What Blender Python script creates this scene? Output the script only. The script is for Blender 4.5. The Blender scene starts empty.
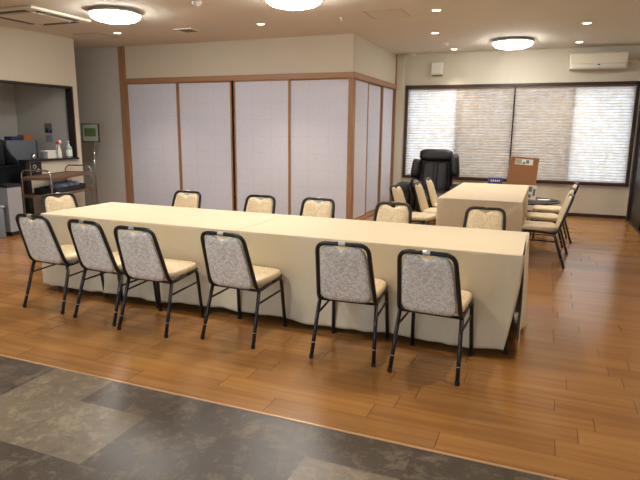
import bpy, bmesh, math, random
from mathutils import Vector, Matrix
random.seed(7)
S = bpy.context.scene
COL = S.collection
PI = math.pi
R = math.radians

# ------------------------------------------------------------------ settings
S.view_settings.view_transform = 'Standard'
S.view_settings.look = 'None'
S.view_settings.gamma = 1.0
S.view_settings.use_curve_mapping = False
S.view_settings.exposure = 0.25

ZC = 2.865          # ceiling height
TX0, TX1, TJ = -4.202, -0.083, -2.16
TY0, TY1 = 3.658, 4.552
T = 0.70
UX0, UX1, UY0, UY1 = -1.155, -0.217, 6.509, 8.628
SX, SY = -2.803, 8.203
WY, WX, LX = 10.752, 1.352, -7.283
BY = 2.39

# ------------------------------------------------------------------ materials
def new_mat(name):
    m = bpy.data.materials.new(name); m.use_nodes = True
    nt = m.node_tree
    return m, nt, nt.nodes['Principled BSDF']

def lin(c):
    return tuple(((v/255)/12.92 if v/255 <= 0.04045 else ((v/255+0.055)/1.055)**2.4) for v in c)

def plain(name, rgb, rough=0.5, metal=0.0, spec=0.5, bump=0.0, bscale=60, var=0.0, emit=None, es=0):
    m, nt, b = new_mat(name)
    c = (*lin(rgb), 1)
    b.inputs['Base Color'].default_value = c
    b.inputs['Roughness'].default_value = rough
    b.inputs['Metallic'].default_value = metal
    b.inputs['Specular IOR Level'].default_value = spec
    tc = nt.nodes.new('ShaderNodeTexCoord')
    nz = nt.nodes.new('ShaderNodeTexNoise'); nz.inputs['Scale'].default_value = bscale
    nz.inputs['Detail'].default_value = 4
    nt.links.new(tc.outputs['Object'], nz.inputs['Vector'])
    if var > 0:
        mx = nt.nodes.new('ShaderNodeMix'); mx.data_type = 'RGBA'
        mx.inputs[6].default_value = tuple(v*(1-var) for v in c[:3])+(1,)
        mx.inputs[7].default_value = tuple(min(1, v*(1+var)) for v in c[:3])+(1,)
        nt.links.new(nz.outputs['Fac'], mx.inputs[0])
        nt.links.new(mx.outputs[2], b.inputs['Base Color'])
    if bump > 0:
        bp = nt.nodes.new('ShaderNodeBump'); bp.inputs['Strength'].default_value = bump
        bp.inputs['Distance'].default_value = 0.01
        nt.links.new(nz.outputs['Fac'], bp.inputs['Height'])
        nt.links.new(bp.outputs['Normal'], b.inputs['Normal'])
    if emit:
        b.inputs['Emission Color'].default_value = (*lin(emit), 1)
        b.inputs['Emission Strength'].default_value = es
    return m

def math_node(nt, op, a, b=None, c=None):
    n = nt.nodes.new('ShaderNodeMath'); n.operation = op
    for i, v in enumerate((a, b, c)):
        if v is None: continue
        if isinstance(v, (int, float)): n.inputs[i].default_value = v
        else: nt.links.new(v, n.inputs[i])
    return n.outputs[0]

def ramp(nt, fac, stops):
    r = nt.nodes.new('ShaderNodeValToRGB')
    while len(r.color_ramp.elements) < len(stops): r.color_ramp.elements.new(0.5)
    for e, (p, c) in zip(r.color_ramp.elements, stops):
        e.position = p; e.color = (*lin(c), 1)
    nt.links.new(fac, r.inputs['Fac'])
    return r.outputs['Color']

def mixc(nt, fac, a, b, mode='MIX'):
    m = nt.nodes.new('ShaderNodeMix'); m.data_type = 'RGBA'; m.blend_type = mode
    for i, v in ((0, fac), (6, a), (7, b)):
        if isinstance(v, (int, float)): m.inputs[i].default_value = v
        elif isinstance(v, tuple): m.inputs[i].default_value = v
        else: nt.links.new(v, m.inputs[i])
    return m.outputs[2]

def mat_wood_floor():
    m, nt, b = new_mat('orange_wood_planks')
    tc = nt.nodes.new('ShaderNodeTexCoord')
    sp = nt.nodes.new('ShaderNodeSeparateXYZ'); nt.links.new(tc.outputs['Object'], sp.inputs[0])
    rowf = math_node(nt, 'DIVIDE', math_node(nt, 'SUBTRACT', sp.outputs[1], 2.42), 0.1515)
    row = math_node(nt, 'FLOOR', rowf)
    wr = nt.nodes.new('ShaderNodeTexWhiteNoise'); wr.noise_dimensions = '1D'; nt.links.new(row, wr.inputs['W'])
    # every second joint lines up near x = 0.14, the others are scattered
    alt = math_node(nt, 'MULTIPLY', math_node(nt, 'GREATER_THAN', wr.outputs['Value'], 0.45), wr.outputs['Value'])
    colf = math_node(nt, 'ADD', math_node(nt, 'DIVIDE', math_node(nt, 'SUBTRACT', sp.outputs[0], 0.145), 0.91), alt)
    colm = math_node(nt, 'FLOOR', colf)
    cb = nt.nodes.new('ShaderNodeCombineXYZ'); nt.links.new(row, cb.inputs[0]); nt.links.new(colm, cb.inputs[1])
    wn = nt.nodes.new('ShaderNodeTexWhiteNoise'); nt.links.new(cb.outputs[0], wn.inputs['Vector'])
    mp2 = nt.nodes.new('ShaderNodeMapping'); mp2.inputs['Scale'].default_value = (0.9, 16, 1)
    nt.links.new(tc.outputs['Object'], mp2.inputs['Vector'])
    va = nt.nodes.new('ShaderNodeVectorMath'); va.operation = 'MULTIPLY_ADD'
    nt.links.new(wn.outputs['Color'], va.inputs[0]); va.inputs[1].default_value = (9, 9, 9); nt.links.new(mp2.outputs['Vector'], va.inputs[2])
    nz = nt.nodes.new('ShaderNodeTexNoise'); nz.inputs['Scale'].default_value = 1.6; nz.inputs['Detail'].default_value = 4; nz.inputs['Roughness'].default_value = 0.5
    nt.links.new(va.outputs[0], nz.inputs['Vector'])
    t = math_node(nt, 'ADD', math_node(nt, 'MULTIPLY', nz.outputs['Fac'], 0.75), math_node(nt, 'MULTIPLY', wn.outputs['Value'], 0.25))
    c = ramp(nt, t, [(0.3, (146, 101, 55)), (0.5, (162, 115, 64)), (0.7, (176, 128, 74))])
    ey = math_node(nt, 'ABSOLUTE', math_node(nt, 'SUBTRACT', math_node(nt, 'FRACT', rowf), 0.5))
    ex = math_node(nt, 'ABSOLUTE', math_node(nt, 'SUBTRACT', math_node(nt, 'FRACT', colf), 0.5))
    sy_ = math_node(nt, 'MULTIPLY', math_node(nt, 'GREATER_THAN', ey, 0.493), 0.28)
    sx_ = math_node(nt, 'MULTIPLY', math_node(nt, 'GREATER_THAN', ex, 0.4978), 0.85)
    sm = math_node(nt, 'MAXIMUM', sx_, sy_)
    c = mixc(nt, sm, c, (*lin((84, 52, 32)), 1))
    nt.links.new(c, b.inputs['Base Color'])
    nz2 = nt.nodes.new('ShaderNodeTexNoise'); nz2.inputs['Scale'].default_value = 60; nz2.inputs['Detail'].default_value = 3
    nt.links.new(tc.outputs['Object'], nz2.inputs['Vector'])
    b.inputs['Roughness'].default_value = 0.2
    b.inputs['Specular IOR Level'].default_value = 0.5
    bp = nt.nodes.new('ShaderNodeBump'); bp.inputs['Strength'].default_value = 0.12; bp.inputs['Distance'].default_value = 0.002
    nt.links.new(nz2.outputs['Fac'], bp.inputs['Height'])
    bp2 = nt.nodes.new('ShaderNodeBump'); bp2.inputs['Strength'].default_value = 0.3; bp2.inputs['Distance'].default_value = 0.002; bp2.invert = True
    nt.links.new(sm, bp2.inputs['Height']); nt.links.new(bp.outputs['Normal'], bp2.inputs['Normal'])
    nt.links.new(bp2.outputs['Normal'], b.inputs['Normal'])
    return m

def mat_slate_tile():
    m, nt, b = new_mat('dark_slate_vinyl_tile')
    tc = nt.nodes.new('ShaderNodeTexCoord')
    sp = nt.nodes.new('ShaderNodeSeparateXYZ'); nt.links.new(tc.outputs['Object'], sp.inputs[0])
    s = 0.45
    px = math_node(nt, 'DIVIDE', math_node(nt, 'ADD', sp.outputs[0], 2.27), s)
    py = math_node(nt, 'DIVIDE', math_node(nt, 'ADD', sp.outputs[1], -BY+0.27), s)
    fx = math_node(nt, 'FLOOR', px); fy = math_node(nt, 'FLOOR', py)
    cb = nt.nodes.new('ShaderNodeCombineXYZ'); nt.links.new(fx, cb.inputs[0]); nt.links.new(fy, cb.inputs[1]); cb.inputs[2].default_value = 3.0
    wn = nt.nodes.new('ShaderNodeTexWhiteNoise'); nt.links.new(cb.outputs[0], wn.inputs['Vector'])
    # per tile offset so the slate pattern breaks at joints
    va = nt.nodes.new('ShaderNodeVectorMath'); va.operation = 'MULTIPLY_ADD'
    nt.links.new(wn.outputs['Color'], va.inputs[0]); va.inputs[1].default_value = (7, 7, 7)
    nt.links.new(tc.outputs['Object'], va.inputs[2])
    nz = nt.nodes.new('ShaderNodeTexNoise'); nz.inputs['Scale'].default_value = 9; nz.inputs['Detail'].default_value = 12
    nz.inputs['Roughness'].default_value = 0.78; nz.inputs['Distortion'].default_value = 0.35
    nt.links.new(va.outputs[0], nz.inputs['Vector'])
    vein = math_node(nt, 'ABSOLUTE', math_node(nt, 'SUBTRACT', nz.outputs['Fac'], 0.5))
    base = ramp(nt, nz.outputs['Fac'], [(0.34, (70, 62, 55)), (0.5, (102, 92, 81)), (0.66, (140, 126, 109))])
    vc = ramp(nt, vein, [(0.0, (150, 138, 120)), (0.03, (255, 255, 255))])
    c = mixc(nt, 0.55, base, vc, 'MULTIPLY')
    tone = ramp(nt, wn.outputs['Value'], [(0.0, (205, 205, 208)), (0.6, (226, 224, 222)), (0.82, (250, 247, 240)), (1.0, (255, 250, 238))])
    c = mixc(nt, 1.0, c, tone, 'MULTIPLY')
    lt = math_node(nt, 'GREATER_THAN', wn.outputs['Value'], 0.80)
    c = mixc(nt, math_node(nt, 'MULTIPLY', math_node(nt, 'MULTIPLY', lt, 0.42), nz.outputs['Fac']), c, (*lin((190, 174, 148)), 1))
    # joints
    ex = math_node(nt, 'ABSOLUTE', math_node(nt, 'SUBTRACT', math_node(nt, 'FRACT', px), 0.5))
    ey = math_node(nt, 'ABSOLUTE', math_node(nt, 'SUBTRACT', math_node(nt, 'FRACT', py), 0.5))
    j = math_node(nt, 'GREATER_THAN', math_node(nt, 'MAXIMUM', ex, ey), 0.4975)
    c = mixc(nt, math_node(nt, 'MULTIPLY', j, 0.5), c, (*lin((50, 44, 40)), 1))
    nt.links.new(c, b.inputs['Base Color'])
    rg = math_node(nt, 'MULTIPLY_ADD', nz.outputs['Fac'], 0.25, 0.22)
    nt.links.new(rg, b.inputs['Roughness'])
    bp = nt.nodes.new('ShaderNodeBump'); bp.inputs['Strength'].default_value = 0.25; bp.inputs['Distance'].default_value = 0.006
    nt.links.new(nz.outputs['Fac'], bp.inputs['Height']); nt.links.new(bp.outputs['Normal'], b.inputs['Normal'])
    return m

def mat_shoji(x0, w, axis):
    m, nt, b = new_mat('shoji_paper')
    tc = nt.nodes.new('ShaderNodeTexCoord')
    sp = nt.nodes.new('ShaderNodeSeparateXYZ'); nt.links.new(tc.outputs['Object'], sp.inputs[0])
    px = math_node(nt, 'DIVIDE', sp.outputs[axis], w)
    pz = math_node(nt, 'DIVIDE', sp.outputs[2], 0.265)
    def edge(v, th):
        return math_node(nt, 'GREATER_THAN', math_node(nt, 'ABSOLUTE', math_node(nt, 'SUBTRACT', math_node(nt, 'FRACT', v), 0.5)), th)
    g = math_node(nt, 'MAXIMUM', edge(px, 0.483), edge(pz, 0.48))
    nz = nt.nodes.new('ShaderNodeTexNoise'); nz.inputs['Scale'].default_value = 40; nz.inputs['Detail'].default_value = 5
    nt.links.new(tc.outputs['Object'], nz.inputs['Vector'])
    c = ramp(nt, nz.outputs['Fac'], [(0.3, (206, 208, 222)), (0.7, (216, 218, 231))])
    c = mixc(nt, math_node(nt, 'MULTIPLY', g, 0.10), c, (*lin((150, 140, 135)), 1))
    nt.links.new(c, b.inputs['Base Color'])
    b.inputs['Roughness'].default_value = 0.75
    return m

def mat_damask():
    m, nt, b = new_mat('damask_fabric')
    tc = nt.nodes.new('ShaderNodeTexCoord')
    vo = nt.nodes.new('ShaderNodeTexNoise'); vo.inputs['Scale'].default_value = 26; vo.inputs['Detail'].default_value = 3; vo.inputs['Distortion'].default_value = 3.2
    nt.links.new(tc.outputs['Object'], vo.inputs['Vector'])
    c = ramp(nt, vo.outputs['Fac'], [(0.42, (204, 192, 182)), (0.5, (222, 213, 204)), (0.56, (236, 229, 221))])
    nt.links.new(c, b.inputs['Base Color']); b.inputs['Roughness'].default_value = 0.7
    b.inputs['Specular IOR Level'].default_value = 0.3
    return m

def mat_vinyl():
    m, nt, b = new_mat('cream_brocade_vinyl')
    tc = nt.nodes.new('ShaderNodeTexCoord')
    vo = nt.nodes.new('ShaderNodeTexNoise'); vo.inputs['Scale'].default_value = 24; vo.inputs['Detail'].default_value = 3; vo.inputs['Distortion'].default_value = 3.0
    nt.links.new(tc.outputs['Object'], vo.inputs['Vector'])
    c = ramp(nt, vo.outputs['Fac'], [(0.42, (216, 196, 160)), (0.5, (229, 212, 180)), (0.58, (236, 222, 194))])
    nt.links.new(c, b.inputs['Base Color']); b.inputs['Roughness'].default_value = 0.38
    return m

def mat_cloth(name, rgb):
    m, nt, b = new_mat(name)
    tc = nt.nodes.new('ShaderNodeTexCoord')
    nz = nt.nodes.new('ShaderNodeTexNoise'); nz.inputs['Scale'].default_value = 2.6; nz.inputs['Detail'].default_value = 4
    nz.inputs['Distortion'].default_value = 0.8
    nt.links.new(tc.outputs['Object'], nz.inputs['Vector'])
    b.inputs['Base Color'].default_value = (*lin(rgb), 1)
    b.inputs['Roughness'].default_value = 0.62
    b.inputs['Specular IOR Level'].default_value = 0.35
    b.inputs['Sheen Weight'].default_value = 0.15
    bp = nt.nodes.new('ShaderNodeBump'); bp.inputs['Strength'].default_value = 0.5; bp.inputs['Distance'].default_value = 0.03
    nt.links.new(nz.outputs['Fac'], bp.inputs['Height'])
    wv = nt.nodes.new('ShaderNodeTexNoise'); wv.inputs['Scale'].default_value = 600
    nt.links.new(tc.outputs['Object'], wv.inputs['Vector'])
    bp2 = nt.nodes.new('ShaderNodeBump'); bp2.inputs['Strength'].default_value = 0.1; bp2.inputs['Distance'].default_value = 0.001
    nt.links.new(wv.outputs['Fac'], bp2.inputs['Height']); nt.links.new(bp.outputs['Normal'], bp2.inputs['Normal'])
    nt.links.new(bp2.outputs['Normal'], b.inputs['Normal'])
    return m

def mat_wood(name, a, bcol, axis=2, rough=0.45):
    m, nt, b = new_mat(name)
    tc = nt.nodes.new('ShaderNodeTexCoord')
    mp = nt.nodes.new('ShaderNodeMapping')
    sc = [30, 30, 30]; sc[axis] = 1.5; mp.inputs['Scale'].default_value = sc
    nt.links.new(tc.outputs['Object'], mp.inputs['Vector'])
    nz = nt.nodes.new('ShaderNodeTexNoise'); nz.inputs['Scale'].default_value = 1.5; nz.inputs['Detail'].default_value = 5
    nt.links.new(mp.outputs['Vector'], nz.inputs['Vector'])
    c = ramp(nt, nz.outputs['Fac'], [(0.3, a), (0.7, bcol)])
    nt.links.new(c, b.inputs['Base Color']); b.inputs['Roughness'].default_value = rough
    return m

def mat_blind():
    m, nt, b = new_mat('pleated_washi_blind')
    nt.nodes.remove(b)
    tc = nt.nodes.new('ShaderNodeTexCoord')
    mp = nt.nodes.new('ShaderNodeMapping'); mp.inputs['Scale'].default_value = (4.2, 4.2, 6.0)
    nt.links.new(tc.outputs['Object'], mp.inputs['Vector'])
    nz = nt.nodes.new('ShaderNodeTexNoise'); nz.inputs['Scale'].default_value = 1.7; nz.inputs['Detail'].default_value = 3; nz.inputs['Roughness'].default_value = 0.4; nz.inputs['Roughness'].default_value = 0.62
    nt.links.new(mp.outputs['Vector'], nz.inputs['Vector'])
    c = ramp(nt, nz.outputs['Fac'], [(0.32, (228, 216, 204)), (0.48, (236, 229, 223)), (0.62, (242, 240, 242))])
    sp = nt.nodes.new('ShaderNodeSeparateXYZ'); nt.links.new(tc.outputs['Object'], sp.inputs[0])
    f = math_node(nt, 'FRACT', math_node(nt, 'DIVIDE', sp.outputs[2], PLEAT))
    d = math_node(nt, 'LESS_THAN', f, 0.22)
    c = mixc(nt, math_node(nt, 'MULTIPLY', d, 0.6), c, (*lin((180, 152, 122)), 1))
    tr = nt.nodes.new('ShaderNodeBsdfTranslucent'); nt.links.new(c, tr.inputs['Color'])
    df = nt.nodes.new('ShaderNodeBsdfDiffuse'); nt.links.new(c, df.inputs['Color'])
    mx = nt.nodes.new('ShaderNodeMixShader'); mx.inputs[0].default_value = 0.45
    nt.links.new(tr.outputs[0], mx.inputs[1]); nt.links.new(df.outputs[0], mx.inputs[2])
    nt.links.new(mx.outputs[0], nt.nodes['Material Output'].inputs['Surface'])
    return m

def mat_clear(name, tint, gloss=0.08, rough=0.02):
    m, nt, b = new_mat(name); nt.nodes.remove(b)
    tr = nt.nodes.new('ShaderNodeBsdfTransparent'); tr.inputs['Color'].default_value = (*tint, 1)
    gl = nt.nodes.new('ShaderNodeBsdfGlossy'); gl.inputs['Roughness'].default_value = rough
    mx = nt.nodes.new('ShaderNodeMixShader'); mx.inputs[0].default_value = gloss
    nt.links.new(tr.outputs[0], mx.inputs[1]); nt.links.new(gl.outputs[0], mx.inputs[2])
    nt.links.new(mx.outputs[0], nt.nodes['Material Output'].inputs['Surface'])
    return m

PLEAT = 0.0485
M = {}
M['floor'] = mat_wood_floor()
M['tile'] = mat_slate_tile()
M['wall'] = plain('cream_wallpaper', (212, 204, 186), 0.85, bump=0.15, bscale=220, var=0.015)
M['wall_shaded'] = plain('shaded_cream_wallpaper', (206, 203, 196), 0.85, bump=0.15, bscale=220, var=0.015)  # corridor and kitchen walls: cream with the grey of their shade in the colour
M['ceil'] = plain('ceiling_paper', (218, 212, 199), 0.9, bump=0.12, bscale=160, var=0.01)
M['hatch'] = plain('ceiling_hatch', (214, 208, 195), 0.85)
M['line'] = plain('hatch_seam', (178, 165, 148), 0.8)
M['lwood'] = mat_wood('light_timber', (150, 110, 80), (172, 130, 98))
M['lwoodx'] = mat_wood('light_timber_beam', (152, 114, 84), (176, 136, 102), 0)
M['lwoody'] = mat_wood('light_timber_rail', (152, 114, 84), (176, 136, 102), 1)
M['dwood'] = mat_wood('dark_brown_timber', (44, 30, 24), (60, 42, 33))
M['dwoodx'] = mat_wood('dark_brown_timber_rail', (44, 30, 24), (60, 42, 33), 0)
M['dark'] = plain('espresso_frame', (40, 32, 30), 0.45, var=0.08)
M['black_metal'] = plain('black_enamel_tube', (30, 28, 30), 0.32, 0.2, spec=0.6, bump=0.02)
M['rubber'] = plain('black_rubber', (22, 22, 22), 0.7)
M['silver'] = plain('silver_plate', (196, 196, 196), 0.3, 0.6)
M['damask'] = mat_damask()
M['vinyl'] = mat_vinyl()
M['cloth'] = mat_cloth('cream_tablecloth', (222, 209, 181))
M['cloth2'] = mat_cloth('sand_tablecloth', (220, 204, 172))
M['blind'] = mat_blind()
M['blind_rail'] = plain('blind_rail', (120, 98, 76), 0.5)
M['glass'] = mat_clear('window_glass', (0.92, 0.95, 0.95))
M['screen'] = mat_clear('insect_screen', (0.62, 0.57, 0.52), 0.02, 0.6)
M['white'] = plain('white_plastic', (232, 230, 222), 0.4)
M['offwhite'] = plain('ivory_plastic', (226, 220, 202), 0.4)
M['leather'] = plain('black_leather', (17, 17, 20), 0.45, spec=0.45, bump=0.9, bscale=11)
M['leather2'] = plain('charcoal_leather', (24, 24, 28), 0.46, spec=0.5, bump=1.0, bscale=14)
M['nylon'] = plain('black_nylon', (16, 16, 18), 0.7, bump=0.3, bscale=30)
M['cork'] = plain('brown_cork', (160, 112, 74), 0.9, bump=0.2, bscale=180, var=0.12)
M['paper'] = plain('white_paper', (238, 238, 234), 0.7)
M['paperg'] = plain('printed_grey', (120, 122, 126), 0.7, var=0.4, bscale=90)
M['green'] = plain('printed_green', (84, 116, 70), 0.6, var=0.35, bscale=30)
M['palegreen'] = plain('printed_pale_green', (170, 178, 164), 0.6, var=0.2, bscale=50)
M['blue'] = plain('violet_blue_card', (92, 92, 176), 0.5, var=0.15, bscale=60)
M['blackwood'] = plain('black_lacquer', (26, 24, 25), 0.25, spec=0.6)
M['chrome'] = plain('chrome_tube', (190, 188, 186), 0.16, 1.0)
M['shelfwood'] = mat_wood('trolley_board', (98, 74, 56), (120, 92, 70), 1)
M['towel'] = plain('blue_grey_towel', (160, 182, 202), 0.9, bump=0.6, bscale=60, var=0.35)
M['traydark'] = plain('black_tray', (28, 28, 32), 0.4)
M['machine'] = plain('steel_blue_casing', (128, 136, 146), 0.38, 0.2)
M['machinedark'] = plain('dark_casing', (34, 36, 42), 0.4)
M['cabinet'] = plain('pale_grey_laminate', (160, 162, 166), 0.45)
M['orange'] = plain('orange_card', (196, 112, 52), 0.7)
M['navy'] = plain('navy_card', (54, 62, 104), 0.6)
M['soap'] = plain('pale_green_soap', (150, 196, 190), 0.25)
M['red'] = plain('red_plastic', (196, 52, 52), 0.4)
M['tabletop'] = mat_wood('table_laminate', (150, 112, 80), (172, 134, 98), 0)
M['lamp'] = plain('lit_diffuser', (250, 250, 250), 0.4, emit=(255, 252, 246), es=42.0)
M['down'] = plain('lit_downlight', (250, 240, 220), 0.4, emit=(255, 232, 190), es=14.0)
M['trim'] = plain('threshold_strip', (196, 160, 120), 0.35, 0.3)
M['grille'] = plain('vent_grille', (120, 112, 100), 0.6)
M['concrete'] = plain('outdoor_paving', (150, 148, 142), 0.9, var=0.1, bscale=3)

# ------------------------------------------------------------------ mesh tools
def link(name, bm, mat, parent=None, smooth=False, solid=0):
    me = bpy.data.meshes.new(name)
    bmesh.ops.recalc_face_normals(bm, faces=bm.faces)
    if smooth:
        for f in bm.faces: f.smooth = True
    bm.to_mesh(me); bm.free()
    o = bpy.data.objects.new(name, me); COL.objects.link(o)
    me.materials.append(mat)
    if parent: o.parent = parent
    if smooth == 'auto':
        me.set_sharp_from_angle(angle=R(40))
    if solid:
        md = o.modifiers.new('thickness', 'SOLIDIFY'); md.thickness = solid; md.offset = -1
    return o

def tag(o, label=None, cat=None, group=None, kind=None):
    if label: o['label'] = label
    if cat: o['category'] = cat
    if group: o['group'] = group
    if kind: o['kind'] = kind
    return o

def thing(name, label, cat, loc=(0, 0, 0), rz=0, group=None):
    o = bpy.data.objects.new(name, None); COL.objects.link(o)
    o.empty_display_size = 0.1
    o.location = loc; o.rotation_euler = (0, 0, rz)
    return tag(o, label, cat, group)

def dup(o, parent=None):
    c = o.copy(); COL.objects.link(c); c.parent = parent
    for ch in list(o.children): dup(ch, c)
    return c

def merge(bm, b2, mat4=None):
    me = bpy.data.meshes.new('tmp')
    if mat4 is not None: b2.transform(mat4)
    b2.to_mesh(me); b2.free(); bm.from_mesh(me); bpy.data.meshes.remove(me)

def box(bm, x0, x1, y0, y1, z0, z1, bev=0, seg=2, rot=None, piv=None):
    b = bmesh.new()
    bmesh.ops.create_cube(b, size=1)
    b.transform(Matrix.Translation(((x0+x1)/2, (y0+y1)/2, (z0+z1)/2)) @ Matrix.Diagonal((x1-x0, y1-y0, z1-z0, 1)))
    if bev: bmesh.ops.bevel(b, geom=b.edges[:], offset=bev, segments=seg, profile=0.5, affect='EDGES')
    if rot:
        p = Vector(piv or ((x0+x1)/2, (y0+y1)/2, (z0+z1)/2))
        b.transform(Matrix.Translation(p) @ rot @ Matrix.Translation(-p))
    merge(bm, b)

def B1(*a, **k):
    bm = bmesh.new(); box(bm, *a, **k); return bm

def cyl(bm, p, r, h, r2=None, n=24, rot=None):
    b = bmesh.new()
    bmesh.ops.create_cone(b, cap_ends=True, segments=n, radius1=r, radius2=r if r2 is None else r2, depth=h)
    mt = Matrix.Translation(Vector(p))
    if rot: mt = mt @ rot
    merge(bm, b, mt)

def tube(bm, pts, r, n=10, fillet=0, closed=False, sub=6, rad=None):
    P = [Vector(p) for p in pts]
    if fillet:
        Q = [P[0]]
        for i in range(1, len(P)-1):
            a, b, c = P[i-1], P[i], P[i+1]
            d1 = (a-b); d2 = (c-b)
            f = min(fillet, d1.length*0.48, d2.length*0.48)
            s, e = b+d1.normalized()*f, b+d2.normalized()*f
            for k in range(sub+1):
                t = k/sub
                Q.append(s*(1-t)**2 + b*2*t*(1-t) + e*t*t)
        Q.append(P[-1]); P = Q
    rings = []; up = None
    for i, p in enumerate(P):
        t = (P[min(i+1, len(P)-1)]-P[max(i-1, 0)]).normalized()
        if up is None:
            up = t.orthogonal().normalized()
        up = (up - t*up.dot(t)).normalized()
        s = t.cross(up)
        rr = rad[i] if rad else r
        rings.append([bm.verts.new(p+(up*math.cos(2*PI*k/n)+s*math.sin(2*PI*k/n))*rr) for k in range(n)])
    for a, b in zip(rings, rings[1:]):
        for k in range(n):
            bm.faces.new((a[k], a[(k+1) % n], b[(k+1) % n], b[k]))
    bm.faces.new(rings[0][::-1]); bm.faces.new(rings[-1])

def lathe(bm, prof, c=(0, 0, 0), n=32):
    rings = []
    for r, z in prof:
        if r < 1e-5: rings.append([bm.verts.new((c[0], c[1], c[2]+z))])
        else: rings.append([bm.verts.new((c[0]+r*math.cos(2*PI*k/n), c[1]+r*math.sin(2*PI*k/n), c[2]+z)) for k in range(n)])
    for a, b in zip(rings, rings[1:]):
        if len(a) == 1 and len(b) == 1: continue
        for k in range(n):
            k2 = (k+1) % n
            if len(a) == 1: bm.faces.new((a[0], b[k2], b[k]))
            elif len(b) == 1: bm.faces.new((a[k], a[k2], b[0]))
            else: bm.faces.new((a[k], a[k2], b[k2], b[k]))

def blob(bm, c, s, e1=0.5, e2=0.5, rot=None, n=32, m=18):
    """superellipsoid: rounded cushion shape"""
    def pw(v, e): return math.copysign(abs(v)**e, v)
    b = bmesh.new(); rows = []
    for i in range(m+1):
        ph = -PI/2 + PI*i/m
        if i in (0, m): rows.append([b.verts.new((0, 0, s[2]*pw(math.sin(ph), e1)))]); continue
        row = []
        for k in range(n):
            th = 2*PI*k/n
            row.append(b.verts.new((s[0]*pw(math.cos(ph), e1)*pw(math.cos(th), e2), s[1]*pw(math.cos(ph), e1)*pw(math.sin(th), e2), s[2]*pw(math.sin(ph), e1))))
        rows.append(row)
    for a, d in zip(rows, rows[1:]):
        for k in range(n):
            k2 = (k+1) % n
            if len(a) == 1: b.faces.new((a[0], d[k2], d[k]))
            elif len(d) == 1: b.faces.new((a[k], a[k2], d[0]))
            else: b.faces.new((a[k], a[k2], d[k2], d[k]))
    mt = Matrix.Translation(Vector(c))
    if rot: mt = mt @ rot
    merge(bm, b, mt)

def RX(a): return Matrix.Rotation(R(a), 4, 'X')
def RY(a): return Matrix.Rotation(R(a), 4, 'Y')
def RZ(a): return Matrix.Rotation(R(a), 4, 'Z')

def struct(name, bm, mat, parent=None, smooth=False):
    o = link(name, bm, mat, parent, smooth)
    if parent is None: o['kind'] = 'structure'
    return o

# ------------------------------------------------------------------ camera
cam = bpy.data.cameras.new('camera'); co = bpy.data.objects.new('camera', cam); COL.objects.link(co)
cam.sensor_width = 36; cam.lens = 556.05/640*36; cam.clip_start = 0.05; cam.clip_end = 200
p, y, r = R(-11.277), R(21.998), R(0.568)
fw = Vector((-math.sin(y)*math.cos(p), math.cos(y)*math.cos(p), math.sin(p)))
rt = Vector((math.cos(y), math.sin(y), 0)); up = rt.cross(fw)
r2 = rt*math.cos(r)+up*math.sin(r); u2 = -rt*math.sin(r)+up*math.cos(r)
mw = Matrix((r2, u2, -fw)).transposed().to_4x4(); mw.translation = (0, 0, 1.473)
co.matrix_world = mw
S.camera = co

# ------------------------------------------------------------------ setting
BK = -3.0   # wall behind the camera
KX = -8.62  # kitchen far-left wall
struct('floor', B1(-9.6, WX+0.12, BY, WY+0.15, -0.1, 0), M['floor'])
struct('floor_tiled', B1(-9.6, WX+0.12, BK-0.12, BY, -0.1, -0.001), M['tile'])
struct('trim_1', B1(LX, WX, BY-0.007, BY+0.007, -0.002, 0.003, bev=0.001, seg=1), M['trim'])
struct('ceiling', B1(-9.6, WX+0.12, BK-0.12, WY+0.15, ZC, ZC+0.12), M['ceil'])

# far wall with window opening
WX0, WX1, WZ0, WZ1 = -2.615, 1.312, 0.56, 2.30
bm = bmesh.new()
box(bm, -9.6, WX0, WY, WY+0.14, 0, ZC); box(bm, WX1, WX+0.12, WY, WY+0.14, 0, ZC)
box(bm, WX0, WX1, WY, WY+0.14, 0, WZ0); box(bm, WX0, WX1, WY, WY+0.14, WZ1, ZC)
struct('wall_far', bm, M['wall'])
struct('baseboard_far', B1(SX+0.16, WX, WY-0.012, WY, 0, 0.06, bev=0.003), M['dwoodx'])
# small cream pilaster between the screened room and the window wall
struct('wall_pier', B1(SX-0.1, SX+0.155, 10.70, WY, 0, ZC), M['wall'])
struct('trim_2', B1(SX-0.012, SX+0.02, 10.675, 10.70, 0, ZC), M['lwood'])

# window 1
w = bmesh.new(); fr = 0.05
box(w, WX0, WX1, WY-0.02, WY+0.10, WZ1-fr, WZ1, bev=0.004); box(w, WX0, WX1, WY-0.03, WY+0.10, WZ0, WZ0+fr, bev=0.004)
box(w, WX0, WX0+fr, WY-0.02, WY+0.10, WZ0, WZ1, bev=0.004); box(w, WX1-fr, WX1, WY-0.02, WY+0.10, WZ0, WZ1, bev=0.004)
win = struct('window_1', w, M['dwoodx'])
XM = -0.635
link('mullion', B1(XM-0.012, XM+0.012, WY-0.005, WY+0.10, WZ0+fr, WZ1-fr), M['dwood'], win)
for a, b_, yy in ((WX0+fr, -1.6, 0.075), (-1.66, XM-0.01, 0.055), (XM+0.01, 0.36, 0.055), (0.30, WX1-fr, 0.075)):
    s = bmesh.new(); z0, z1 = WZ0+fr, WZ1-fr
    for q in ((a, a+0.03, z0, z1), (b_-0.03, b_, z0, z1), (a, b_, z0, z0+0.03), (a, b_, z1-0.03, z1)):
        box(s, q[0], q[1], WY+yy-0.008, WY+yy+0.008, q[2], q[3])
    sash = link('sash', s, M['dark'], win)
    link('pane', B1(a+0.03, b_-0.03, WY+yy-0.002, WY+yy+0.002, z0+0.03, z1-0.03), M['glass'], sash)
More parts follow.
